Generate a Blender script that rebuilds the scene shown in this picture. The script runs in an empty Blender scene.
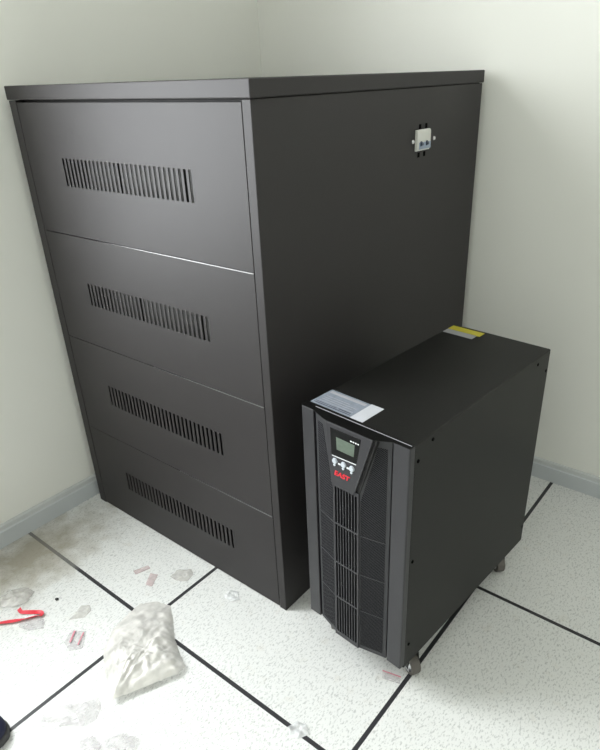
import bpy, bmesh, math, random
from mathutils import Vector, Matrix, noise

S = bpy.context.scene
COL = S.collection
S.view_settings.view_transform = 'Standard'
S.view_settings.look = 'None'
S.view_settings.gamma = 1.0
S.view_settings.use_curve_mapping = False
S.view_settings.exposure = 0.0

# ------------------------------------------------------------------ materials
def new_mat(name):
    m = bpy.data.materials.new(name)
    m.use_nodes = True
    nt = m.node_tree
    b = nt.nodes['Principled BSDF']
    return m, nt, b

def add(nt, kind, **kw):
    n = nt.nodes.new(kind)
    for k, v in kw.items():
        setattr(n, k, v)
    return n

def math_node(nt, op, a, b=None, c=None):
    n = nt.nodes.new('ShaderNodeMath')
    n.operation = op
    for i, v in enumerate((a, b, c)):
        if v is None:
            continue
        if isinstance(v, (int, float)):
            n.inputs[i].default_value = v
        else:
            nt.links.new(v, n.inputs[i])
    return n.outputs[0]

def mix_col(nt, fac, a, b):
    n = nt.nodes.new('ShaderNodeMix')
    n.data_type = 'RGBA'
    for sock, v in ((n.inputs[0], fac), (n.inputs[6], a), (n.inputs[7], b)):
        if isinstance(v, (int, float)):
            sock.default_value = v
        elif isinstance(v, tuple):
            sock.default_value = (*v, 1) if len(v) == 3 else v
        else:
            nt.links.new(v, sock)
    return n.outputs[2]

def ramp(nt, src, p0, p1, c0=(0, 0, 0, 1), c1=(1, 1, 1, 1)):
    n = nt.nodes.new('ShaderNodeValToRGB')
    n.color_ramp.elements[0].position = p0
    n.color_ramp.elements[1].position = p1
    n.color_ramp.elements[0].color = c0
    n.color_ramp.elements[1].color = c1
    nt.links.new(src, n.inputs[0])
    return n.outputs[0]

def tex_noise(nt, scale, detail=2.0, coord='Object', rough=0.5, mapping=None):
    t = nt.nodes.new('ShaderNodeTexCoord')
    n = nt.nodes.new('ShaderNodeTexNoise')
    n.inputs['Scale'].default_value = scale
    n.inputs['Detail'].default_value = detail
    n.inputs['Roughness'].default_value = rough
    src = t.outputs[coord]
    if mapping:
        mp = nt.nodes.new('ShaderNodeMapping')
        mp.inputs['Scale'].default_value = mapping
        nt.links.new(src, mp.inputs[0])
        src = mp.outputs[0]
    nt.links.new(src, n.inputs['Vector'])
    return n.outputs['Fac']

def paint(name, col, rough=0.5, metallic=0.0, spec=0.5, var=0.08, nscale=40.0, bump=0.0, bscale=600.0, coat=0.0):
    """plain coloured surface with a slight mottling and an optional fine grain"""
    m, nt, b = new_mat(name)
    f = tex_noise(nt, nscale, 3)
    lo = tuple(c * (1 - var) for c in col)
    hi = tuple(min(1, c * (1 + var)) for c in col)
    nt.links.new(mix_col(nt, f, lo, hi), b.inputs['Base Color'])
    b.inputs['Roughness'].default_value = rough
    b.inputs['Metallic'].default_value = metallic
    b.inputs['Specular IOR Level'].default_value = spec
    b.inputs['Coat Weight'].default_value = coat
    if bump:
        f2 = tex_noise(nt, bscale, 1)
        bn = nt.nodes.new('ShaderNodeBump')
        bn.inputs['Strength'].default_value = bump
        bn.inputs['Distance'].default_value = 0.001
        nt.links.new(f2, bn.inputs['Height'])
        nt.links.new(bn.outputs[0], b.inputs['Normal'])
    return m

def film(name, col, opacity, rough=0.25, bump=0.6, bscale=60.0):
    """clear or milky plastic film"""
    m, nt, b = new_mat(name)
    out = nt.nodes['Material Output']
    b.inputs['Base Color'].default_value = (*col, 1)
    b.inputs['Roughness'].default_value = rough
    b.inputs['Specular IOR Level'].default_value = 0.6
    f = tex_noise(nt, bscale, 3)
    bn = nt.nodes.new('ShaderNodeBump')
    bn.inputs['Strength'].default_value = bump
    bn.inputs['Distance'].default_value = 0.004
    nt.links.new(f, bn.inputs['Height'])
    nt.links.new(bn.outputs[0], b.inputs['Normal'])
    tl = nt.nodes.new('ShaderNodeBsdfTranslucent')
    tl.inputs[0].default_value = (*col, 1)
    mx0 = nt.nodes.new('ShaderNodeMixShader')
    mx0.inputs[0].default_value = 0.12
    nt.links.new(b.outputs[0], mx0.inputs[1])
    nt.links.new(tl.outputs[0], mx0.inputs[2])
    tr = nt.nodes.new('ShaderNodeBsdfTransparent')
    mx = nt.nodes.new('ShaderNodeMixShader')
    f2 = tex_noise(nt, bscale * 0.6, 3)
    op = ramp(nt, f2, 0.3, 0.7, (opacity * 0.6,) * 3 + (1,), (min(1, opacity * 1.35),) * 3 + (1,))
    nt.links.new(op, mx.inputs[0])
    nt.links.new(tr.outputs[0], mx.inputs[1])
    nt.links.new(mx0.outputs[0], mx.inputs[2])
    nt.links.new(mx.outputs[0], out.inputs['Surface'])
    return m

TX, TY = 0.600, 0.5917        # floor tile pitch

def floor_material():
    m, nt, b = new_mat('speckled_floor_tile')
    geo = nt.nodes.new('ShaderNodeNewGeometry')
    sep = nt.nodes.new('ShaderNodeSeparateXYZ')
    nt.links.new(geo.outputs['Position'], sep.inputs[0])
    def dist(sock, p):
        d = math_node(nt, 'DIVIDE', sock, p)
        r = math_node(nt, 'ROUND', d)
        return math_node(nt, 'MULTIPLY', math_node(nt, 'ABSOLUTE', math_node(nt, 'SUBTRACT', d, r)), p)
    dm = math_node(nt, 'MINIMUM', dist(sep.outputs[0], TX), dist(sep.outputs[1], TY))
    line = math_node(nt, 'LESS_THAN', dm, 0.0050)
    # short grey fibres in a white laminate
    mp = nt.nodes.new('ShaderNodeMapping')
    nt.links.new(geo.outputs['Position'], mp.inputs[0])
    mp.inputs['Rotation'].default_value = (0, 0, 0.6)
    mp.inputs['Scale'].default_value = (1.0, 0.5, 1)
    n1 = nt.nodes.new('ShaderNodeTexNoise'); n1.inputs['Scale'].default_value = 270; n1.inputs['Detail'].default_value = 2
    nt.links.new(mp.outputs[0], n1.inputs['Vector'])
    mp2 = nt.nodes.new('ShaderNodeMapping')
    nt.links.new(geo.outputs['Position'], mp2.inputs[0])
    mp2.inputs['Rotation'].default_value = (0, 0, -0.7)
    mp2.inputs['Scale'].default_value = (1.0, 0.45, 1)
    n2 = nt.nodes.new('ShaderNodeTexNoise'); n2.inputs['Scale'].default_value = 215; n2.inputs['Detail'].default_value = 2
    nt.links.new(mp2.outputs[0], n2.inputs['Vector'])
    sp = math_node(nt, 'MAXIMUM', ramp(nt, n1.outputs[0], 0.56, 0.68), ramp(nt, n2.outputs[0], 0.57, 0.69))
    n3 = nt.nodes.new('ShaderNodeTexNoise'); n3.inputs['Scale'].default_value = 7; n3.inputs['Detail'].default_value = 5
    nt.links.new(geo.outputs['Position'], n3.inputs['Vector'])
    base = mix_col(nt, n3.outputs[0], (0.70, 0.71, 0.685), (0.76, 0.765, 0.74))
    col = mix_col(nt, math_node(nt, 'MULTIPLY', sp, 0.55), base, (0.30, 0.31, 0.30))
    # brown dirt trodden in along the left wall
    gx = math_node(nt, 'SUBTRACT', sep.outputs[0], -0.47)
    gy = math_node(nt, 'SUBTRACT', sep.outputs[1], -0.05)
    rr = math_node(nt, 'SQRT', math_node(nt, 'ADD', math_node(nt, 'MULTIPLY', math_node(nt, 'MULTIPLY', gx, gx), 1.6),
                                         math_node(nt, 'MULTIPLY', math_node(nt, 'MULTIPLY', gy, gy), 0.7)))
    n4 = nt.nodes.new('ShaderNodeTexNoise'); n4.inputs['Scale'].default_value = 16; n4.inputs['Detail'].default_value = 6
    nt.links.new(geo.outputs['Position'], n4.inputs['Vector'])
    dsum = math_node(nt, 'ADD', rr, math_node(nt, 'MULTIPLY', math_node(nt, 'SUBTRACT', n4.outputs[0], 0.5), 0.35))
    dirt = ramp(nt, dsum, 0.04, 0.24, (1, 1, 1, 1), (0, 0, 0, 1))
    col = mix_col(nt, math_node(nt, 'MULTIPLY', dirt, 0.85), col, (0.30, 0.27, 0.20))
    n5 = nt.nodes.new('ShaderNodeTexNoise'); n5.inputs['Scale'].default_value = 30; n5.inputs['Detail'].default_value = 4
    nt.links.new(geo.outputs['Position'], n5.inputs['Vector'])
    stain = ramp(nt, n5.outputs[0], 0.60, 0.80)
    col = mix_col(nt, math_node(nt, 'MULTIPLY', stain, 0.25), col, (0.52, 0.46, 0.36))
    # seams: dark edge strips, dusted over near the wall
    dusty = ramp(nt, sep.outputs[0], 0.0, 1.0)
    fade = math_node(nt, 'MULTIPLY', line, math_node(nt, 'SUBTRACT', 1.0, math_node(nt, 'MULTIPLY', dirt, 0.45)))
    col = mix_col(nt, fade, col, (0.030, 0.030, 0.033))
    nt.links.new(col, b.inputs['Base Color'])
    b.inputs['Roughness'].default_value = 0.42
    b.inputs['Specular IOR Level'].default_value = 0.35
    return m

def mesh_grille_material():
    """fine honeycomb perforation in dark plastic"""
    m, nt, b = new_mat('honeycomb_plastic')
    t = nt.nodes.new('ShaderNodeTexCoord')
    sep = nt.nodes.new('ShaderNodeSeparateXYZ')
    nt.links.new(t.outputs['Object'], sep.inputs[0])
    p = 0.0040
    u = math_node(nt, 'DIVIDE', sep.outputs[0], p)
    w = math_node(nt, 'DIVIDE', sep.outputs[2], p * 1.0)
    def cell(du, dw):
        a = math_node(nt, 'SUBTRACT', math_node(nt, 'FRACT', math_node(nt, 'ADD', u, du)), 0.5)
        c = math_node(nt, 'SUBTRACT', math_node(nt, 'FRACT', math_node(nt, 'ADD', w, dw)), 0.5)
        return math_node(nt, 'SQRT', math_node(nt, 'ADD', math_node(nt, 'MULTIPLY', a, a), math_node(nt, 'MULTIPLY', c, c)))
    d = math_node(nt, 'MINIMUM', cell(0, 0), cell(0.5, 0.5))
    hole = ramp(nt, d, 0.26, 0.34, (1, 1, 1, 1), (0, 0, 0, 1))
    nt.links.new(mix_col(nt, hole, (0.026, 0.026, 0.030), (0.003, 0.003, 0.004)), b.inputs['Base Color'])
    nt.links.new(math_node(nt, 'SUBTRACT', 0.5, math_node(nt, 'MULTIPLY', hole, 0.5)), b.inputs['Specular IOR Level'])
    b.inputs['Roughness'].default_value = 0.55
    bn = nt.nodes.new('ShaderNodeBump')
    bn.inputs['Strength'].default_value = 0.5
    bn.inputs['Distance'].default_value = 0.001
    bn.invert = True
    nt.links.new(hole, bn.inputs['Height'])
    nt.links.new(bn.outputs[0], b.inputs['Normal'])
    return m

M = {}
M['wall'] = paint('painted_wall', (0.83, 0.832, 0.775), 0.7, var=0.02, nscale=3, bump=0.15, bscale=120, spec=0.3)
M['ceiling'] = paint('ceiling_white', (0.86, 0.86, 0.84), 0.9, var=0.02)
M['skirting'] = paint('grey_skirting', (0.55, 0.58, 0.59), 0.4, var=0.05, nscale=8)
M['skirting_lip'] = paint('grey_skirting_lip', (0.58, 0.60, 0.59), 0.4, var=0.05)
M['window_frame'] = paint('white_window_frame', (0.8, 0.8, 0.8), 0.4)
M['cabinet'] = paint('black_powder_coat', (0.0185, 0.0160, 0.0165), 0.56, spec=0.46, var=0.12, nscale=12, bump=0.12, bscale=900)
M['void'] = paint('dark_interior', (0.008, 0.008, 0.008), 0.8)
M['ups_metal'] = paint('black_textured_metal', (0.0080, 0.0078, 0.0070), 0.46, spec=0.26, var=0.1, nscale=20, bump=0.25, bscale=900)
M['ups_plastic'] = paint('charcoal_plastic', (0.024, 0.0235, 0.027), 0.42, var=0.08, nscale=30, bump=0.1, bscale=900)
M['ups_wing'] = paint('charcoal_plastic_wing', (0.022, 0.022, 0.025), 0.5, var=0.08, nscale=30)
M['honeycomb'] = mesh_grille_material()
M['black_gloss'] = paint('black_gloss_window', (0.004, 0.004, 0.004), 0.3, spec=0.2)
M['lcd'] = paint('grey_green_lcd', (0.095, 0.125, 0.095), 0.3, var=0.3, nscale=120)
M['button'] = paint('pale_button', (0.48, 0.52, 0.56), 0.35)
M['white_print'] = paint('white_print', (0.75, 0.77, 0.78), 0.4)
M['red_print'] = paint('red_print', (0.62, 0.02, 0.035), 0.4)
M['screw'] = paint('black_screw', (0.002, 0.002, 0.002), 0.9, spec=0.05)
M['sticker_grey'] = paint('printed_grey_blue_paper', (0.20, 0.225, 0.265), 0.5, var=0.3, nscale=90)
M['sticker_white'] = paint('white_paper', (0.50, 0.51, 0.54), 0.45)
M['sticker_ink'] = paint('grey_ink', (0.05, 0.055, 0.08), 0.6)
M['sticker_pale'] = paint('pale_grey_paper', (0.33, 0.33, 0.35), 0.5)
M['edge_shine'] = paint('pale_edge_highlight', (0.30, 0.30, 0.32), 0.4)
M['yellow'] = paint('yellow_sticker', (0.52, 0.46, 0.03), 0.45)
M['tyre'] = paint('grey_brown_tyre', (0.10, 0.09, 0.08), 0.6)
M['chrome'] = paint('bright_steel', (0.72, 0.73, 0.76), 0.25, metallic=1.0)
M['caster_metal'] = paint('dark_caster_metal', (0.03, 0.03, 0.03), 0.4, metallic=0.4)
M['seam_shine'] = paint('seam_highlight_metal', (0.36, 0.36, 0.36), 0.42, metallic=1.0)
M['breaker'] = paint('white_breaker_plastic', (0.62, 0.62, 0.58), 0.4)
M['breaker_blue'] = paint('blue_grey_breaker', (0.30, 0.36, 0.46), 0.35)
M['breaker_dark'] = paint('dark_blue_toggle', (0.035, 0.05, 0.08), 0.4)
M['zinc'] = paint('zinc_screw', (0.75, 0.74, 0.74), 0.35, metallic=0.3)
M['battery'] = paint('grey_battery_case', (0.10, 0.10, 0.095), 0.55)
M['battery_label'] = paint('pale_battery_label', (0.70, 0.66, 0.68), 0.5)
M['bag'] = film('milky_bag_film', (0.80, 0.78, 0.735), 0.78, rough=0.3, bump=0.35, bscale=38)
M['clear'] = film('clear_film', (0.60, 0.57, 0.58), 0.36, rough=0.15, bscale=70)
M['clear_dull'] = film('dull_clear_film', (0.66, 0.64, 0.60), 0.55, bscale=70)
M['pink_film'] = film('pinkish_film', (0.70, 0.56, 0.55), 0.55, bscale=70)
M['white_film'] = film('white_crumple', (0.85, 0.86, 0.86), 0.65, bscale=70)
M['pink_line'] = paint('pink_edge', (0.66, 0.24, 0.30), 0.5)
M['ribbon'] = paint('red_ribbon', (0.72, 0.045, 0.07), 0.4)
M['crumb'] = paint('black_crumb', (0.02, 0.02, 0.02), 0.6)
M['navy'] = paint('navy_canvas', (0.010, 0.012, 0.040), 0.8, var=0.3, nscale=300, bump=0.3, bscale=800)
M['sole'] = paint('dark_rubber_sole', (0.05, 0.05, 0.05), 0.6)

# ------------------------------------------------------------------ mesh helpers
def link(name, bm, mats, parent=None, bevel=0.0, seg=2, smooth=False):
    me = bpy.data.meshes.new(name)
    bmesh.ops.recalc_face_normals(bm, faces=bm.faces)
    bm.to_mesh(me); bm.free()
    if not isinstance(mats, (list, tuple)):
        mats = [mats]
    for mt in mats:
        me.materials.append(mt)
    if smooth:
        for p in me.polygons:
            p.use_smooth = True
    o = bpy.data.objects.new(name, me)
    COL.objects.link(o)
    if parent is not None:
        o.parent = parent
    if bevel:
        md = o.modifiers.new('edge', 'BEVEL')
        md.width = bevel; md.segments = seg; md.limit_method = 'ANGLE'; md.angle_limit = math.radians(40)
    return o

def box(bm, x0, x1, y0, y1, z0, z1, mat=0):
    v = [bm.verts.new(p) for p in ((x0, y0, z0), (x1, y0, z0), (x1, y1, z0), (x0, y1, z0),
                                   (x0, y0, z1), (x1, y0, z1), (x1, y1, z1), (x0, y1, z1))]
    fs = []
    for f in ((0, 3, 2, 1), (4, 5, 6, 7), (0, 1, 5, 4), (1, 2, 6, 5), (2, 3, 7, 6), (3, 0, 4, 7)):
        fc = bm.faces.new([v[i] for i in f]); fc.material_index = mat; fs.append(fc)
    return v, fs

def prism(bm, poly, axis, a, b, mat=0):
    """poly: 2-D outline, extruded along axis from a to b"""
    def P(p, t):
        if axis == 'z': return (p[0], p[1], t)
        if axis == 'y': return (p[0], t, p[1])
        return (t, p[0], p[1])
    lo = [bm.verts.new(P(p, a)) for p in poly]
    hi = [bm.verts.new(P(p, b)) for p in poly]
    n = len(poly)
    fs = [bm.faces.new(lo[::-1]), bm.faces.new(hi)]
    for i in range(n):
        fs.append(bm.faces.new((lo[i], lo[(i + 1) % n], hi[(i + 1) % n], hi[i])))
    for f in fs:
        f.material_index = mat
    return lo + hi

def cyl(bm, c, axis, r, h, n=24, mat=0, r2=None):
    """cylinder centred at c along the given axis vector"""
    r2 = r if r2 is None else r2
    q = Vector((0, 0, 1)).rotation_difference(Vector(axis).normalized()).to_matrix().to_4x4()
    mt = Matrix.Translation(Vector(c)) @ q
    res = bmesh.ops.create_cone(bm, cap_ends=True, segments=n, radius1=r, radius2=r2, depth=h, matrix=mt)
    for v in res['verts']:
        for f in v.link_faces:
            f.material_index = mat
    return res['verts']

def grid_plate(bm, xs, zs, hole, y0, y1):
    """plate in the x-z plane between y0 (front) and y1 (back), with real openings where hole(i, j)"""
    nx, nz = len(xs), len(zs)
    F = [[bm.verts.new((x, y0, z)) for z in zs] for x in xs]
    B = [[bm.verts.new((x, y1, z)) for z in zs] for x in xs]
    solid = lambda i, j: 0 <= i < nx - 1 and 0 <= j < nz - 1 and not hole(i, j)
    for i in range(nx - 1):
        for j in range(nz - 1):
            if not solid(i, j):
                continue
            bm.faces.new((F[i][j], F[i + 1][j], F[i + 1][j + 1], F[i][j + 1]))
            bm.faces.new((B[i][j], B[i][j + 1], B[i + 1][j + 1], B[i + 1][j]))
            if not solid(i - 1, j): bm.faces.new((F[i][j], F[i][j + 1], B[i][j + 1], B[i][j]))
            if not solid(i + 1, j): bm.faces.new((F[i + 1][j], B[i + 1][j], B[i + 1][j + 1], F[i + 1][j + 1]))
            if not solid(i, j - 1): bm.faces.new((F[i][j], B[i][j], B[i + 1][j], F[i + 1][j]))
            if not solid(i, j + 1): bm.faces.new((F[i][j + 1], F[i + 1][j + 1], B[i + 1][j + 1], B[i][j + 1]))
    bmesh.ops.delete(bm, geom=[v for v in bm.verts if not v.link_faces], context='VERTS')

def empty(name, loc, rz=0.0):
    o = bpy.data.objects.new(name, None)
    o.empty_display_size = 0.05
    COL.objects.link(o)
    o.location = loc
    o.rotation_euler = (0, 0, rz)
    return o

def tag(o, label, cat, group=None, kind=None):
    o['label'] = label; o['category'] = cat
    if group: o['group'] = group
    if kind: o['kind'] = kind
    return o

def struct(o):
    o['kind'] = 'structure'
    return o

# ------------------------------------------------------------------ the room
XW, YW, XR, YF, ZC = -0.5784, 1.1709, 2.35, -2.1, 2.65
WY0, WY1, WZ0, WZ1 = -0.98, -0.14, 0.62, 2.25      # window opening in the left wall

bm = bmesh.new(); box(bm, XW - 0.2, XR + 0.2, YF - 0.2, YW + 0.2, -0.1, 0.0)
struct(link('floor', bm, floor_material()))
bm = bmesh.new(); box(bm, XW - 0.2, XR + 0.2, YF - 0.2, YW + 0.2, ZC, ZC + 0.1)
struct(link('ceiling', bm, M['ceiling']))
bm = bmesh.new()
ys = [YF, WY0, WY1, YW]; zs = [0, WZ0, WZ1, ZC]
# plate in x-z turned to y-z
grid_plate(bm, ys, zs, lambda i, j: i == 1 and j == 1, 0.0, 0.18)
for v in bm.verts:
    v.co = Vector((XW - v.co.y, v.co.x, v.co.z))
struct(link('wall_left', bm, M['wall']))
bm = bmesh.new(); box(bm, XW - 0.18, XR + 0.18, YW, YW + 0.18, 0, ZC)
struct(link('wall_back', bm, M['wall']))
bm = bmesh.new(); box(bm, XR, XR + 0.18, YF, YW, 0, ZC)
struct(link('wall_right', bm, M['wall']))
bm = bmesh.new(); box(bm, XW - 0.18, XR + 0.18, YF - 0.18, YF, 0, ZC)
struct(link('wall_front', bm, M['wall']))

def skirting(name, horizontal):
    prof = [(0, 0), (0.012, 0), (0.012, 0.050), (0.009, 0.053), (0.009, 0.066), (0.006, 0.0695), (0, 0.0695)]
    bm = bmesh.new()
    if horizontal:     # along x on the back wall
        vs = prism(bm, [(YW - d, z) for d, z in prof], 'x', XW, XR)
    else:
        vs = prism(bm, [(XW + d, z) for d, z in prof], 'y', YF, YW)
    for f in bm.faces:
        if all(v.co.z > 0.0525 for v in f.verts):
            f.material_index = 1
    struct(link(name, bm, [M['skirting'], M['skirting_lip']]))
skirting('baseboard_back', True)
skirting('baseboard_left', False)

bm = bmesh.new()
fx0, fx1 = XW - 0.12, XW - 0.06
box(bm, fx0, fx1, WY0, WY0 + 0.05, WZ0, WZ1); box(bm, fx0, fx1, WY1 - 0.05, WY1, WZ0, WZ1)
box(bm, fx0, fx1, WY0 + 0.05, WY1 - 0.05, WZ0, WZ0 + 0.05); box(bm, fx0, fx1, WY0 + 0.05, WY1 - 0.05, WZ1 - 0.05, WZ1)
struct(link('window_1', bm, M['window_frame']))

# ------------------------------------------------------------------ battery cabinet
W, D, H = 0.7904, 0.9052, 1.2032
LIDZ = 1.1725
cab = empty('battery_cabinet', (-0.5344, 0.2292, 0), 0.0027)
tag(cab, 'tall black steel battery cabinet with four slotted front panels in the room corner', 'cabinet')
bm = bmesh.new()
px0, px1 = 0.030, 0.7690
prism(bm, [(0, 0), (px0, 0), (px0, 0.02), (0.003, 0.02), (0.003, D), (0, D)], 'z', 0, LIDZ - 0.0008)
prism(bm, [(px1, 0), (W, 0), (W, D), (W - 0.003, D), (W - 0.003, 0.02), (px1, 0.02)], 'z', 0, LIDZ - 0.0008)
box(bm, 0.003, W - 0.003, D - 0.003, D, 0.0, LIDZ - 0.002)
box(bm, 0.003, W - 0.003, 0.02, D - 0.003, 0.0, 0.004)
link('body', bm, M['cabinet'], cab, 0.0018)
bm = bmesh.new()
box(bm, -0.003, W + 0.003, -0.003, D + 0.003, LIDZ + 0.0005, H)
box(bm, 0.005, W - 0.005, 0.024, D - 0.005, LIDZ - 0.012, LIDZ + 0.0005)
link('top_lid', bm, M['cabinet'], cab, 0.0022)
SEAMS = [0.002, 0.2862, 0.5778, 0.8695, LIDZ - 0.0042]
VENTS = [(0.1150, 0.1745), (0.4015, 0.4615), (0.6940, 0.7515), (0.9885, 1.0500)]
NS = 30
for k in range(4):
    xs = [px0 + 0.0018]
    vx0, vx1 = 0.1780, 0.6195
    pitch = (vx1 - vx0 - 0.0068) / (NS - 1)
    for i in range(NS):
        xs += [vx0 + i * pitch, vx0 + i * pitch + 0.0068]
    xs.append(px1 - 0.0018)
    zs = [SEAMS[k] + 0.0009, VENTS[k][0], VENTS[k][1], SEAMS[k + 1] - 0.0009]
    bm = bmesh.new()
    grid_plate(bm, xs, zs, lambda i, j: j == 1 and i % 2 == 1, 0.0008, 0.0028)
    # folded return along the top edge
    box(bm, px0 + 0.004, px1 - 0.004, 0.0028, 0.010, SEAMS[k + 1] - 0.0035, SEAMS[k + 1] - 0.0015)
    link('door_panel', bm, M['cabinet'], cab, 0.0007, 2)
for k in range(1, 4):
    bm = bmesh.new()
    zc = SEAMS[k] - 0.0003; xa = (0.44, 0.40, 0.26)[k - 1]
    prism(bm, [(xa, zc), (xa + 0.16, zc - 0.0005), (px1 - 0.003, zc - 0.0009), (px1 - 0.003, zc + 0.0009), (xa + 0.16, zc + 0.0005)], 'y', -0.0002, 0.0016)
    e = link('seam_highlight', bm, M['seam_shine'], cab)  # tapered metal strip added as the highlight on the panel seam
    e['label'] = 'bright strip added as the highlight along a front panel seam'
    bm = bmesh.new()
    box(bm, 0.004, W - 0.004, 0.021, D - 0.004, SEAMS[k] - 0.003, SEAMS[k])
    link('shelf', bm, M['void'], cab)

# circuit breaker on the right side panel
bw = empty('circuit_breaker', (W, 0, 0))
bw.parent = cab
cb_y0, cb_y1, cb_z0, cb_z1 = 0.5530, 0.6170, 1.0345, 1.0815
bm = bmesh.new()
prism(bm, [(0.0005, cb_z0), (0.0055, cb_z0), (0.0055, cb_z0 + 0.003), (0.008, cb_z0 + 0.005), (0.008, cb_z1 - 0.004), (0.0055, cb_z1), (0.0005, cb_z1)], 'y', cb_y0, cb_y1)
link('breaker_body', bm, M['breaker'], bw, 0.0008)
bm = bmesh.new()
box(bm, 0.0076, 0.0090, cb_y0 + 0.008, cb_y1 - 0.001, cb_z0 + 0.0035, cb_z0 + 0.0190)
link('breaker_cover', bm, M['breaker_blue'], bw, 0.0005)
for dy in (0.016, 0.043):
    bm = bmesh.new()
    prism(bm, [(0.0088, cb_z0 + 0.010), (0.0140, cb_z0 + 0.013), (0.0140, cb_z0 + 0.0165), (0.0088, cb_z0 + 0.022)], 'y', cb_y0 + dy - 0.004, cb_y0 + dy + 0.004)
    link('toggle', bm, M['breaker_dark'], bw, 0.0006)
for (y, z) in ((0.5755, 1.0875), (0.6050, 1.0880), (0.5740, 1.0245), (0.6015, 1.0250)):
    bm = bmesh.new()
    box(bm, -0.001, 0.0012, y - 0.0045, y + 0.0045, z - 0.0055, z + 0.0055)
    link('terminal_slot', bm, M['screw'], bw, 0.0004)
for (y, z) in ((0.5450, 1.0563), (0.6480, 1.0563)):
    bm = bmesh.new()
    cyl(bm, (0.001, y, z), (1, 0, 0), 0.0050, 0.003, 16, r2=0.0036)
    link('mounting_screw', bm, M['zinc'], bw)

# batteries seen dimly through the vent slots
def battery(x, z, label, group, pale, w=0.20):
    b = empty('battery', (0, 0, 0), 0.0027)
    b.location = cab.matrix_basis @ Vector((x, 0.055, z))
    tag(b, label, 'battery', group)
    bm = bmesh.new()
    box(bm, 0, w, 0, 0.17, 0.0, 0.205)
    link('battery_case', bm, M['battery'], b, 0.003)
    if pale:
        bm = bmesh.new(); box(bm, 0.03, w - 0.02, -0.0008, 0, 0.10, 0.185)
        link('paper_label', bm, M['battery_label'], b)
cab_rot = Matrix.Translation((-0.5344, 0.2292, 0)) @ Matrix.Rotation(0.0027, 4, 'Z')
cab.matrix_basis = cab_rot
for i, x in enumerate((0.10, 0.325, 0.55)):
    battery(x, SEAMS[3] + 0.0005, ('grey battery behind the left end of the topmost vent slots', 'grey battery behind the middle of the topmost vent slots', 'battery with a pale label behind the right end of the topmost vent')[i], 'batteries on the top shelf', i == 2)
for i, x in enumerate((0.10, 0.325, 0.55)):
    battery(x, SEAMS[2] + 0.0005, ('grey battery behind the left end of the second vent from the top', 'grey battery behind the middle of the second vent from the top', 'grey battery behind the right end of the second vent from the top')[i], 'batteries on the second shelf', False)

# ------------------------------------------------------------------ tower power supply
UW, UD, UZ, UH = 0.2511, 0.5394, 0.0757, 0.633
ups = empty('power_supply', (0.3591, 0.2276, 0), -0.0814)
tag(ups, 'short black tower power supply on casters with a small display beside the tall cabinet', 'power supply')
bm = bmesh.new()
box(bm, 0, UW, 0.0, UD, UZ, UH)
link('case', bm, M['ups_metal'], ups, 0.003, 3)
for (y, z) in ((0.0566, 0.6200), (0.4766, 0.6160), (0.5270, 0.5826), (0.0125, 0.5957), (0.5300, 0.1268), (0.0141, 0.1381), (0.0115, 0.3654)):
    bm = bmesh.new()
    cyl(bm, (UW + 0.0004, y, z), (1, 0, 0), 0.0036, 0.0016, 16)
    link('screw', bm, M['screw'], ups)

# --- front bezel: two flat posts, two receding wings, a proud centre
ZB, ZT = 0.090, 0.634
bz = bmesh.new()
# backing shell
prism(bz, [(0.0, 0.0), (0.0, -0.006), (0.031, -0.006), (0.089, -0.018), (0.152, -0.018), (0.2155, -0.006), (UW, -0.006), (UW, 0.0)], 'z', ZB, ZT)
# posts
prism(bz, [(-0.002, -0.001), (-0.002, -0.017), (0.001, -0.019), (0.0300, -0.0185), (0.0310, -0.006), (0.0310, -0.001)], 'z', ZB, ZT)
prism(bz, [(0.2165, -0.001), (0.2165, -0.006), (0.2175, -0.0160), (UW + 0.000, -0.0165), (UW + 0.002, -0.0145), (UW + 0.002, -0.001)], 'z', ZB, ZT)
bezel = link('front_bezel', bz, M['ups_plastic'], ups, 0.0012, 2)

def wing(sgn):
    """honeycomb wing between post and centre grille; slanted plane"""
    if sgn > 0:
        a, b = (0.2140, -0.0135), (0.1520, -0.0300)
    else:
        a, b = (0.0330, -0.0155), (0.0890, -0.0300)
    P = lambda t, z, d=0.0: (a[0] + (b[0] - a[0]) * t, a[1] + (b[1] - a[1]) * t - d, z)
    # solid wing body
    bm = bmesh.new()
    poly = [a, b, (b[0], -0.016), (a[0], -0.005)]
    prism(bm, poly, 'z', ZB, ZT)
    link('wing_panel', bm, M['ups_wing'], bezel, 0.0008)
    # honeycomb field: diagonal upper edge, cross bars
    levels = [0.100, 0.203, 0.302, 0.402]
    def slab(bm, corners, d0, d1):
        lo = [bm.verts.new(P(t, z, d0)) for t, z in corners]
        hi = [bm.verts.new(P(t, z, d1)) for t, z in corners]
        n = len(corners)
        bm.faces.new(lo[::-1]); bm.faces.new(hi)
        for i in range(n):
            bm.faces.new((lo[i], lo[(i + 1) % n], hi[(i + 1) % n], hi[i]))
    g = bmesh.new()
    for k in range(3):
        slab(g, [(0.13, levels[k] + 0.0015), (0.93, levels[k] + 0.0015), (0.93, levels[k + 1] - 0.0015), (0.13, levels[k + 1] - 0.0015)], -0.0004, 0.0005)
    slab(g, [(0.13, 0.4035), (0.93, 0.4035), (0.93, 0.485), (0.42, 0.614), (0.13, 0.614)], -0.0004, 0.0005)
    link('mesh_grille', g, M['honeycomb'], bezel)
    for z in levels[1:]:
        r = bmesh.new()
        slab(r, [(0.10, z - 0.0012), (0.96, z - 0.0012), (0.96, z + 0.0012), (0.10, z + 0.0012)], 0.0, 0.0014)
        link('grille_bar', r, M['ups_plastic'], bezel)
wing(1); wing(-1)

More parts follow.
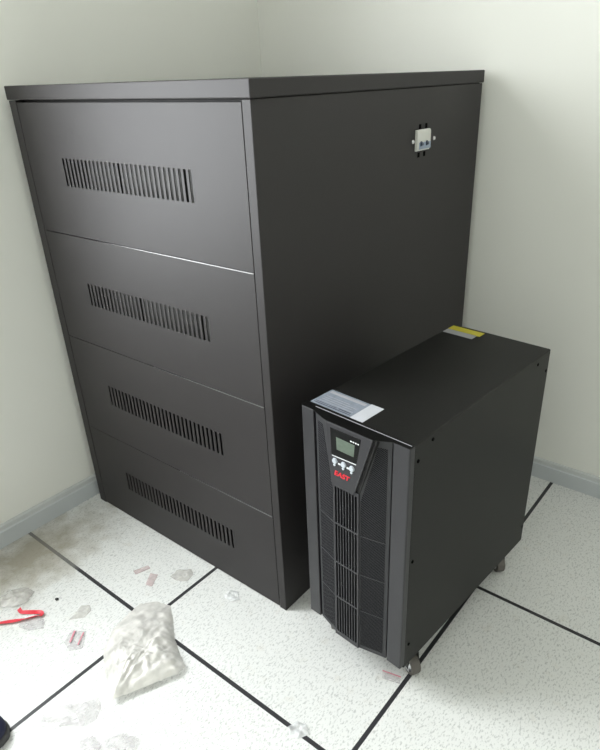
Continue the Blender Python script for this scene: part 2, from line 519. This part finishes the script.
# centre grille with real slots
rows = [0.100, 0.205, 0.302, 0.404, 0.496]
gx0, gx1 = 0.0925, 0.1505
n = 8
sw = (gx1 - gx0) / n
xs = [0.0885]
for i in range(n):
    xs += [gx0 + i * sw + 0.0011, gx0 + (i + 1) * sw - 0.0011]
xs.append(0.1535)
zs = [ZB]
for k in range(4):
    zs += [rows[k] + 0.0022, rows[k + 1] - 0.0022]
zs.append(0.502)
bm = bmesh.new()
grid_plate(bm, xs, zs, lambda i, j: i % 2 == 1 and j % 2 == 1, -0.0325, -0.0245)
link('slot_grille', bm, M['ups_plastic'], bezel)
bm = bmesh.new(); box(bm, 0.0890, 0.1530, -0.0245, -0.0180, ZB + 0.001, 0.50)
link('grille_backing', bm, M['void'], bezel)

# control panel: trapezoid plate proud of the wings
cp = bmesh.new()
prism(cp, [(0.0742, ZT), (0.1867, ZT), (0.1475, 0.5080), (0.1440, 0.4985), (0.0885, 0.4965), (0.0855, 0.5040)], 'y', -0.0340, -0.0130)
control = link('control_panel', cp, M['ups_plastic'], ups, 0.0012, 2)
cp = bmesh.new()     # dark groove running down the right edge of the plate
prism(cp, [(0.1870, ZT - 0.001), (0.1930, ZT - 0.001), (0.1535, 0.5000), (0.1470, 0.5060)], 'y', -0.0300, -0.0150)
link('panel_groove', cp, M['void'], bezel)
cp = bmesh.new()
prism(cp, [(0.0870, 0.6240), (0.1600, 0.6250), (0.1490, 0.5695), (0.0895, 0.5660)], 'y', -0.0350, -0.0338)
link('display_window', cp, M['black_gloss'], control, 0.0004)
cp = bmesh.new()
prism(cp, [(0.1020, 0.6090), (0.1465, 0.6085), (0.1440, 0.5822), (0.1030, 0.5822)], 'y', -0.0353, -0.0348)
link('display_screen', cp, M['lcd'], control)
cp = bmesh.new()
for i in range(4):
    x = 0.1360 + i * 0.0056
    box(cp, x, x + 0.0036, -0.0354, -0.0349, 0.6125, 0.6150)
link('indicator_light', cp, M['white_print'], control)
cp = bmesh.new()
prism(cp, [(0.0905, 0.5650), (0.1490, 0.5680), (0.1488, 0.5665), (0.0905, 0.5636)], 'y', -0.0346, -0.0338)
link('silver_line', cp, M['white_print'], control)
for x in (0.0975, 0.1188, 0.1390):
    cp = bmesh.new()
    cyl(cp, (x, -0.0350, 0.5545), (0, -1, 0), 0.0064, 0.004, 20, r2=0.0052)
    cyl(cp, (x, -0.0352, 0.5462), (0, -1, 0), 0.0026, 0.0028, 12)
    link('button', cp, M['button'], control)
for x in (0.1080, 0.1288):
    cp = bmesh.new()
    box(cp, x - 0.0028, x + 0.0028, -0.0345, -0.0338, 0.5495, 0.5530)
    link('button_mark', cp, M['white_print'], control)

def lettering(text, size, name, mat, parent, loc, width, shear=0.25, thick=0.0004, offset=0.0):
    cu = bpy.data.curves.new(name, 'FONT')
    cu.body = text; cu.size = size; cu.shear = shear; cu.extrude = thick; cu.offset = offset
    cu.align_x = 'LEFT'; cu.resolution_u = 4
    tmp = bpy.data.objects.new(name + '_source', cu)
    COL.objects.link(tmp)
    dg = bpy.context.evaluated_depsgraph_get()
    me = bpy.data.meshes.new_from_object(tmp.evaluated_get(dg))
    bpy.data.objects.remove(tmp)
    xs = [v.co.x for v in me.vertices]; y_ = [v.co.y for v in me.vertices]
    s = width / (max(xs) - min(xs)); x0 = min(xs); y0 = min(y_)
    for v in me.vertices:
        x, y, z = v.co
        v.co = (loc[0] + (x - x0) * s, loc[1] - z, loc[2] + (y - y0) * size / (max(y_) - y0))
    me.materials.clear(); me.materials.append(mat)
    o = bpy.data.objects.new(name, me)
    COL.objects.link(o); o.parent = parent
    return o
lettering('EAST', 0.0110, 'logo', M['red_print'], control, (0.0955, -0.0343, 0.5220), 0.0390, 0.2, 0.0005, 0.00035)

# dark bezel top sheet, painted front edge highlight and stickers
bm = bmesh.new()
prism(bm, [(-0.002, -0.001), (-0.002, -0.0170), (0.0010, -0.0190), (0.0270, -0.0185), (0.0640, -0.0310), (0.0745, -0.0338), (0.1865, -0.0338), (0.1930, -0.0310), (0.2160, -0.0165), (UW + 0.0005, -0.0168), (UW + 0.002, -0.0145), (UW + 0.002, -0.001)], 'z', ZT, ZT + 0.0010)
link('dark_bezel_top', bm, M['black_gloss'], bezel, 0.0003)  # thin black sheet added over the bezel top to darken it
bm = bmesh.new(); box(bm, 0.026, UW - 0.001, -0.0076, -0.0064, ZT + 0.0010, ZT + 0.0018)
link('edge_highlight', bm, M['edge_shine'], bezel)  # pale strip painted in as the highlight of the cover's front edge
st = bmesh.new()
box(st, 0.001, 0.1020, 0.0045, 0.0690, UH, UH + 0.0005, 0)
box(st, 0.1020, 0.1320, 0.0045, 0.0705, UH, UH + 0.0005, 1)
random.seed(4)
for (x0, x1, y0, y1, mi) in ((0.006, 0.098, 0.0095, 0.0115, 2), (0.006, 0.060, 0.0145, 0.0160, 2), (0.064, 0.094, 0.0145, 0.0172, 2),
                             (0.010, 0.095, 0.0210, 0.0222, 3), (0.010, 0.088, 0.0280, 0.0292, 3), (0.010, 0.092, 0.0350, 0.0362, 3), (0.010, 0.070, 0.0420, 0.0432, 3), (0.006, 0.096, 0.0560, 0.0640, 3)):
    box(st, x0, x1, y0, y1, UH + 0.0005, UH + 0.0007, mi)
spec = link('specification_sticker', st, [M['sticker_grey'], M['sticker_white'], M['sticker_ink'], M['sticker_pale']], ups)
spec['label'] = 'grey and white printed sticker on the front top edge'
st = bmesh.new()
box(st, 0.0030, 0.0830, 0.4780, 0.5020, UH, UH + 0.0006, 0)
box(st, 0.0030, 0.0900, 0.5020, 0.5270, UH, UH + 0.0012, 1)
ws = link('warning_sticker', st, [M['sticker_pale'], M['yellow']], ups)
ws['label'] = 'yellow and white sticker at the back edge of the top'

# casters
def caster(x, y, ang):
    c = empty('caster', (x, y, 0)); c.parent = ups; c.rotation_euler = (0, 0, ang)
    bm = bmesh.new()
    cyl(bm, (0, 0, UZ - 0.004), (0, 0, 1), 0.018, 0.008, 20)
    for s in (-1, 1):
        prism(bm, [(0.014, UZ - 0.008), (-0.014, UZ - 0.008), (-0.022, 0.032), (-0.020, 0.020), (-0.008, 0.020), (0.012, 0.044)], 'x', s * 0.0135 - 0.001, s * 0.0135 + 0.001)
    box(bm, -0.0145, 0.0145, -0.014, 0.014, UZ - 0.010, UZ - 0.008)
    link('fork', bm, M['caster_metal'], c, 0.0005)
    bm = bmesh.new()
    cyl(bm, (0, -0.012, 0.0245), (1, 0, 0), 0.0245, 0.022, 32)
    link('wheel', bm, M['tyre'], c, 0.003, 3)
    bm = bmesh.new()
    for s in (-1, 1):
        cyl(bm, (s * 0.0122, -0.012, 0.0245), (s, 0, 0), 0.0175, 0.004, 24, r2=0.012)
    link('hub_cap', bm, M['chrome'], c)
    return c
caster(0.222, 0.064, 1.15)
caster(0.213, 0.482, 0.9)
caster(0.024, 0.055, 0.4)
caster(0.024, 0.484, 1.2)

# ------------------------------------------------------------------ litter on the floor
def resample(poly, n):
    pts = [Vector((p[0], p[1])) for p in poly]
    L = [(pts[(i + 1) % len(pts)] - pts[i]).length for i in range(len(pts))]
    tot = sum(L); out = []
    i = 0; acc = 0.0
    for k in range(n):
        t = tot * k / n
        while acc + L[i] < t:
            acc += L[i]; i += 1
        f = (t - acc) / L[i]
        out.append(pts[i].lerp(pts[(i + 1) % len(pts)], f))
    return out

def sheet(name, poly, mat, height, seed, rings=7, n=48, profile=None, z0=0.0006, jitter=0.0, nscale=30.0, base=False, centre=None):
    """crumpled film over the outline poly: rings from a centre to the rim, raised by noise"""
    rim = resample(poly, n)
    c = Vector(centre) if centre else sum(rim, Vector((0, 0))) / n
    bm = bmesh.new()
    def hgt(p, r):
        q = Vector((p.x * nscale + seed * 7.1, p.y * nscale, seed * 1.7))
        nz = 0.5 + 0.5 * noise.noise(q) + 0.25 * noise.noise(q * 2.3)
        if profile:
            return z0 + profile(p, r) * (0.82 + 0.36 * (nz - 0.5)) + 0.2 * height * max(0, nz - 0.4) * min(1, 4 * (1 - r))
        return z0 + height * max(0.0, nz) * (0.35 + 0.65 * (1 - r ** 3))
    mid = bm.verts.new((c.x, c.y, hgt(c, 0)))
    prev = None
    for k in range(1, rings + 1):
        r = k / rings
        ring = []
        for i, q in enumerate(rim):
            p = c.lerp(q, r)
            if jitter and k == rings:
                d = (q - c).normalized() * jitter * noise.noise(Vector((i * 0.9, seed, 0)))
                p = p + d
            ring.append(bm.verts.new((p.x, p.y, hgt(p, r))))
        for i in range(n):
            j = (i + 1) % n
            if prev is None:
                bm.faces.new((mid, ring[i], ring[j]))
            else:
                bm.faces.new((prev[i], ring[i], ring[j], prev[j]))
        prev = ring
    o = link(name, bm, mat, None, smooth=True)
    # put the origin at the thing's middle
    o.data.transform(Matrix.Translation((-c.x, -c.y, 0)))
    o.location = (c.x, c.y, 0)
    return o

# big milky bag: low at the back, tented towards its front edge
BAG = [(0.123, -0.193), (0.095, -0.176), (0.040, -0.158), (-0.016, -0.120), (-0.050, -0.070), (-0.060, -0.020), (-0.064, 0.022), (-0.036, 0.054),
       (0.006, 0.066), (0.050, 0.038), (0.095, 0.004), (0.140, -0.018), (0.182, -0.036), (0.186, -0.060), (0.160, -0.115)]
ax = (Vector((0.155, -0.115)) - Vector((-0.035, 0.02))).normalized()
def bag_prof(p, r):
    t = max(0, min(1, ((p - Vector((-0.035, 0.02))).dot(ax)) / 0.235))        # 0 back, 1 front
    ridge = 0.016 + 0.046 * t ** 0.9
    q = p - Vector((0.128, -0.198))                                          # folds fan out from the knotted front corner
    ang = math.atan2(q.y, q.x); dst = q.length
    wr = 0.55 * abs(noise.noise(Vector((ang * 7.0, dst * 7, 2.0)))) + 0.38 * (0.5 - abs(noise.noise(Vector((ang * 15.0, dst * 9, 8.0))))) * min(1, dst * 9) \
        + 0.30 * abs(noise.noise(Vector((p.x * 60, p.y * 60, 5.0))))
    lift = 0.015 * max(0, (t - 0.72) / 0.28)
    return ridge * (1 - r ** 3.2) * (0.98 + 0.8 * (wr - 0.35) * (0.15 + 0.75 * t)) + lift * r ** 2
tag(sheet('plastic_bag', BAG, M['bag'], 0.02, 3, rings=28, n=180, profile=bag_prof, nscale=34, jitter=0.004, centre=(0.085, -0.075)),
    'milky crumpled plastic bag lying where the floor seams cross', 'bag')

tag(sheet('plastic_wrapper', [(0.034, -0.329), (0.020, -0.300), (0.033, -0.270), (0.063, -0.235), (0.086, -0.203), (0.110, -0.212), (0.127, -0.236), (0.121, -0.261), (0.100, -0.275), (0.078, -0.293)],
          M['clear'], 0.012, 5, jitter=0.004, nscale=42),
    'large clear plastic wrapper lying in front of the milky bag', 'wrapper')
tag(sheet('plastic_wrapper', [(0.150, -0.315), (0.138, -0.283), (0.150, -0.262), (0.185, -0.262), (0.200, -0.290), (0.190, -0.325)], M['clear'], 0.010, 8, nscale=50, jitter=0.004),
    'small clear wrapper crumpled right of the large wrapper', 'wrapper')
tag(sheet('plastic_wrapper', [(0.172, -0.262), (0.196, -0.220), (0.240, -0.206), (0.252, -0.228), (0.222, -0.262), (0.196, -0.285)], M['clear'], 0.010, 9, nscale=50, jitter=0.004),
    'clear wrapper with a standing fold in front of the bag tip', 'wrapper')
tag(sheet('plastic_wrapper', [(-0.375, -0.205), (-0.385, -0.165), (-0.358, -0.125), (-0.325, -0.120), (-0.305, -0.150), (-0.318, -0.182), (-0.345, -0.205)], M['clear_dull'], 0.018, 11, nscale=45, jitter=0.005),
    'crumpled clear wrapper behind the red ribbon', 'wrapper')
tag(sheet('plastic_wrapper', [(-0.270, -0.190), (-0.240, -0.160), (-0.212, -0.155), (-0.192, -0.172), (-0.215, -0.198), (-0.245, -0.208)], M['clear'], 0.005, 12, nscale=50),
    'flat clear scrap in front of the red ribbon', 'wrapper')
tag(sheet('plastic_wrapper', [(-0.165, -0.118), (-0.182, -0.072), (-0.166, -0.058), (-0.146, -0.066), (-0.140, -0.090)], M['clear_dull'], 0.003, 13, nscale=50),
    'small dull strip of clear plastic behind the pink striped scrap', 'wrapper')
s = sheet('plastic_wrapper', [(-0.112, -0.165), (-0.130, -0.135), (-0.098, -0.112), (-0.060, -0.148), (-0.078, -0.172)], M['clear'], 0.0025, 14, nscale=50)
tag(s, 'small clear scrap with two pink stripes', 'wrapper')
def stripe(parent, a, b, w, z, mat, name='pink_stripe'):
    a = Vector((*a, 0)) - parent.location; b = Vector((*b, 0)) - parent.location
    d = (b - a).normalized(); nrm = Vector((-d.y, d.x, 0)) * w / 2
    bm = bmesh.new()
    prism(bm, [(a + nrm)[:2], (a - nrm)[:2], (b - nrm)[:2], (b + nrm)[:2]], 'z', z, z + 0.0008)
    return link(name, bm, mat, parent)
stripe(s, (-0.098, -0.1570), (-0.120, -0.1300), 0.0036, 0.0032, M['pink_line'])
stripe(s, (-0.076, -0.1500), (-0.098, -0.1200), 0.0026, 0.0032, M['pink_line'])
tag(sheet('paper_scrap', [(-0.177, 0.087), (-0.161, 0.126), (-0.145, 0.122), (-0.159, 0.082)], M['pink_film'], 0.003, 15, n=28),
    'small pinkish film scrap nearest the cabinet front left corner', 'scrap')
tag(sheet('paper_scrap', [(-0.107, 0.074), (-0.131, 0.110), (-0.109, 0.119), (-0.086, 0.080)], M['pink_film'], 0.003, 16, n=28),
    'pinkish film scrap between the milky bag and the cabinet', 'scrap')
tag(sheet('paper_scrap', [(-0.076, 0.133), (-0.080, 0.165), (-0.050, 0.187), (-0.030, 0.176), (-0.024, 0.150), (-0.048, 0.134)], M['clear_dull'], 0.006, 17, n=32, jitter=0.003),
    'greyish film scrap beside the floor seam at the cabinet base', 'scrap')
tag(sheet('plastic_scrap', [(0.095, 0.168), (0.090, 0.195), (0.112, 0.204), (0.136, 0.186), (0.122, 0.168)], M['white_film'], 0.010, 18, n=36, jitter=0.003, nscale=70),
    'white crumpled plastic scrap at the foot of the cabinet', 'scrap')
tag(sheet('plastic_scrap', [(0.462, -0.006), (0.470, 0.018), (0.492, 0.022), (0.508, 0.010), (0.496, -0.012), (0.478, -0.016)], M['white_film'], 0.012, 19, n=36, jitter=0.003, nscale=80),
    'white crumpled plastic scrap lying on the front floor seam', 'scrap')
s = sheet('tape_scrap', [(0.546, 0.226), (0.588, 0.236), (0.594, 0.222), (0.556, 0.210)], M['clear'], 0.0015, 20, n=28)
tag(s, 'clear tape scrap with a red edge before the front caster', 'scrap')
stripe(s, (0.546, 0.2270), (0.588, 0.2370), 0.0024, 0.0024, M['pink_line'], 'red_edge')

# crumb
bm = bmesh.new()
bmesh.ops.create_icosphere(bm, subdivisions=2, radius=0.004)
for v in bm.verts:
    v.co *= 1 + 0.35 * noise.noise(v.co * 400)
    v.co.z = v.co.z * 0.6 + 0.0026
    v.co.x *= 1.3
o = link('crumb', bm, M['crumb'], None, smooth=True); o.location = (-0.252, -0.099, 0)
tag(o, 'tiny black crumb on the floor behind the red ribbon', 'crumb')

# red ribbon: a flat strip folded back on itself
path = [(-0.360, -0.300, 0.004), (-0.322, -0.262, 0.005), (-0.296, -0.234, 0.006), (-0.271, -0.207, 0.006), (-0.254, -0.185, 0.005), (-0.240, -0.163, 0.005),
        (-0.232, -0.153, 0.006), (-0.238, -0.150, 0.008), (-0.252, -0.157, 0.006), (-0.269, -0.169, 0.005), (-0.284, -0.179, 0.005), (-0.296, -0.178, 0.008)]
def catmull(P, n=6):
    out = []
    P = [Vector(p) for p in P]
    for i in range(len(P) - 1):
        p0, p1, p2, p3 = P[max(i - 1, 0)], P[i], P[i + 1], P[min(i + 2, len(P) - 1)]
        for k in range(n):
            t = k / n
            out.append(0.5 * (2 * p1 + (p2 - p0) * t + (2 * p0 - 5 * p1 + 4 * p2 - p3) * t * t + (3 * p1 - p0 - 3 * p2 + p3) * t ** 3))
    out.append(P[-1]); return out
pts = catmull(path)
bm = bmesh.new(); prev = None
for i, p in enumerate(pts):
    d = (pts[min(i + 1, len(pts) - 1)] - pts[max(i - 1, 0)]).normalized()
    side = d.cross(Vector((0, 0, 1))).normalized()
    tw = 0.5 + 0.5 * math.sin(i * 0.28)
    wv = (side * math.cos(tw) + Vector((0, 0, 1)) * math.sin(tw)) * 0.0048
    nn = d.cross(wv).normalized() * 0.0006
    q = [bm.verts.new(p + a * wv + b * nn) for a, b in ((-1, -1), (1, -1), (1, 1), (-1, 1))]
    if prev:
        for k in range(4):
            bm.faces.new((prev[k], prev[(k + 1) % 4], q[(k + 1) % 4], q[k]))
    else:
        bm.faces.new(q[::-1])
    prev = q
bm.faces.new(prev)
o = link('ribbon', bm, M['ribbon'], None, smooth=False)
zmin = min(v.co.z for v in o.data.vertices)
o.data.transform(Matrix.Translation((0.26, 0.19, -zmin + 0.0004))); o.location = (-0.26, -0.19, 0)
tag(o, 'twisted red plastic ribbon folded back on itself on the floor', 'ribbon')

# ------------------------------------------------------------------ shoe whose toe reaches into the picture
def shoe(tip, ang):
    r = empty('shoe', (tip[0], tip[1], 0), ang)     # local +x is the toe direction, toe tip at the origin
    tag(r, 'navy blue shoe with a rounded toe, only the toe in view', 'shoe')
    def half_width(t):     # t: 0 toe .. 1 heel
        k = [(0, 0.0), (0.02, 0.018), (0.06, 0.030), (0.14, 0.042), (0.28, 0.049), (0.45, 0.043), (0.65, 0.034), (0.85, 0.036), (0.95, 0.030), (1.0, 0.0)]
        for (a, wa), (b, wb) in zip(k, k[1:]):
            if t <= b:
                return wa + (wb - wa) * (t - a) / (b - a)
        return 0
    def top(t):
        k = [(0, 0.030), (0.06, 0.046), (0.2, 0.058), (0.35, 0.072), (0.5, 0.092), (0.62, 0.100), (0.8, 0.086), (1.0, 0.080)]
        for (a, wa), (b, wb) in zip(k, k[1:]):
            if t <= b:
                return wa + (wb - wa) * (t - a) / (b - a)
        return 0.08
    L = 0.285
    ts = [0.004, 0.02, 0.045, 0.08, 0.14, 0.2, 0.28, 0.36, 0.45, 0.55, 0.65, 0.75, 0.85, 0.92, 0.97, 0.996]
    def tube(z_lo, z_hi_f, grow, mat, name, n=20):
        bm = bmesh.new(); prev = None
        for t in ts:
            hw = half_width(t) + grow
            lo, hi = z_lo, z_hi_f(t)
            ring = []
            for k in range(n):
                a = 2 * math.pi * k / n
                ca, sa = math.cos(a), math.sin(a)
                e = 0.62
                y = hw * math.copysign(abs(ca) ** e, ca)
                z = (lo + hi) / 2 + (hi - lo) / 2 * math.copysign(abs(sa) ** e, sa)
                if name == 'upper' and sa > 0:
                    y *= 1 - 0.35 * sa
                ring.append(bm.verts.new((-L * t + (grow if t < 0.1 else 0), y, z)))
            if prev:
                for k in range(n):
                    bm.faces.new((prev[k], prev[(k + 1) % n], ring[(k + 1) % n], ring[k]))
            else:
                bm.faces.new(ring[::-1])
            prev = ring
        bm.faces.new(prev)
        return link(name, bm, mat, r, smooth=True)
    tube(0.0, lambda t: 0.020, 0.003, M['sole'], 'sole')
    tube(0.014, top, 0.0, M['navy'], 'upper')
shoe((0.014, -0.372), math.radians(42))

# ------------------------------------------------------------------ light
def area(name, loc, rot, sx, sy, power, col):
    l = bpy.data.lights.new(name, 'AREA')
    l.shape = 'RECTANGLE'; l.size = sx; l.size_y = sy; l.energy = power; l.color = col
    o = bpy.data.objects.new(name, l); COL.objects.link(o)
    o.location = loc; o.rotation_euler = rot
    return o
# daylight through the window in the left wall
area('window_daylight', (XW - 0.20, (WY0 + WY1) / 2, (WZ0 + WZ1) / 2), (0, -math.pi / 2, 0), WZ1 - WZ0, WY1 - WY0, 81, (0.95, 0.98, 1.0))
w = bpy.data.worlds.new('sky'); S.world = w; w.use_nodes = True
w.node_tree.nodes['Background'].inputs[0].default_value = (0.80, 0.88, 1.0, 1)
w.node_tree.nodes['Background'].inputs[1].default_value = 1.0

# ------------------------------------------------------------------ camera
f, cx, cy, cz, yaw, pitch, roll = 617.215, 1.0434, -0.5944, 1.2051, 0.6813, 0.4713, -0.0334
fwd = Vector((-math.sin(yaw) * math.cos(pitch), math.cos(yaw) * math.cos(pitch), -math.sin(pitch)))
right = Vector((math.cos(yaw), math.sin(yaw), 0)); up = right.cross(fwd)
r2 = math.cos(roll) * right + math.sin(roll) * up
u2 = -math.sin(roll) * right + math.cos(roll) * up
cam = bpy.data.cameras.new('camera')
cam.sensor_width = 36; cam.sensor_fit = 'AUTO'; cam.lens = f / 750 * 36
cam.shift_x = -15.136 / 750; cam.shift_y = 14.359 / 750
cam.clip_start = 0.02
co = bpy.data.objects.new('camera', cam); COL.objects.link(co)
mt = Matrix((r2, u2, -fwd)).transposed().to_4x4(); mt.translation = (cx, cy, cz)
co.matrix_world = mt
S.camera = co
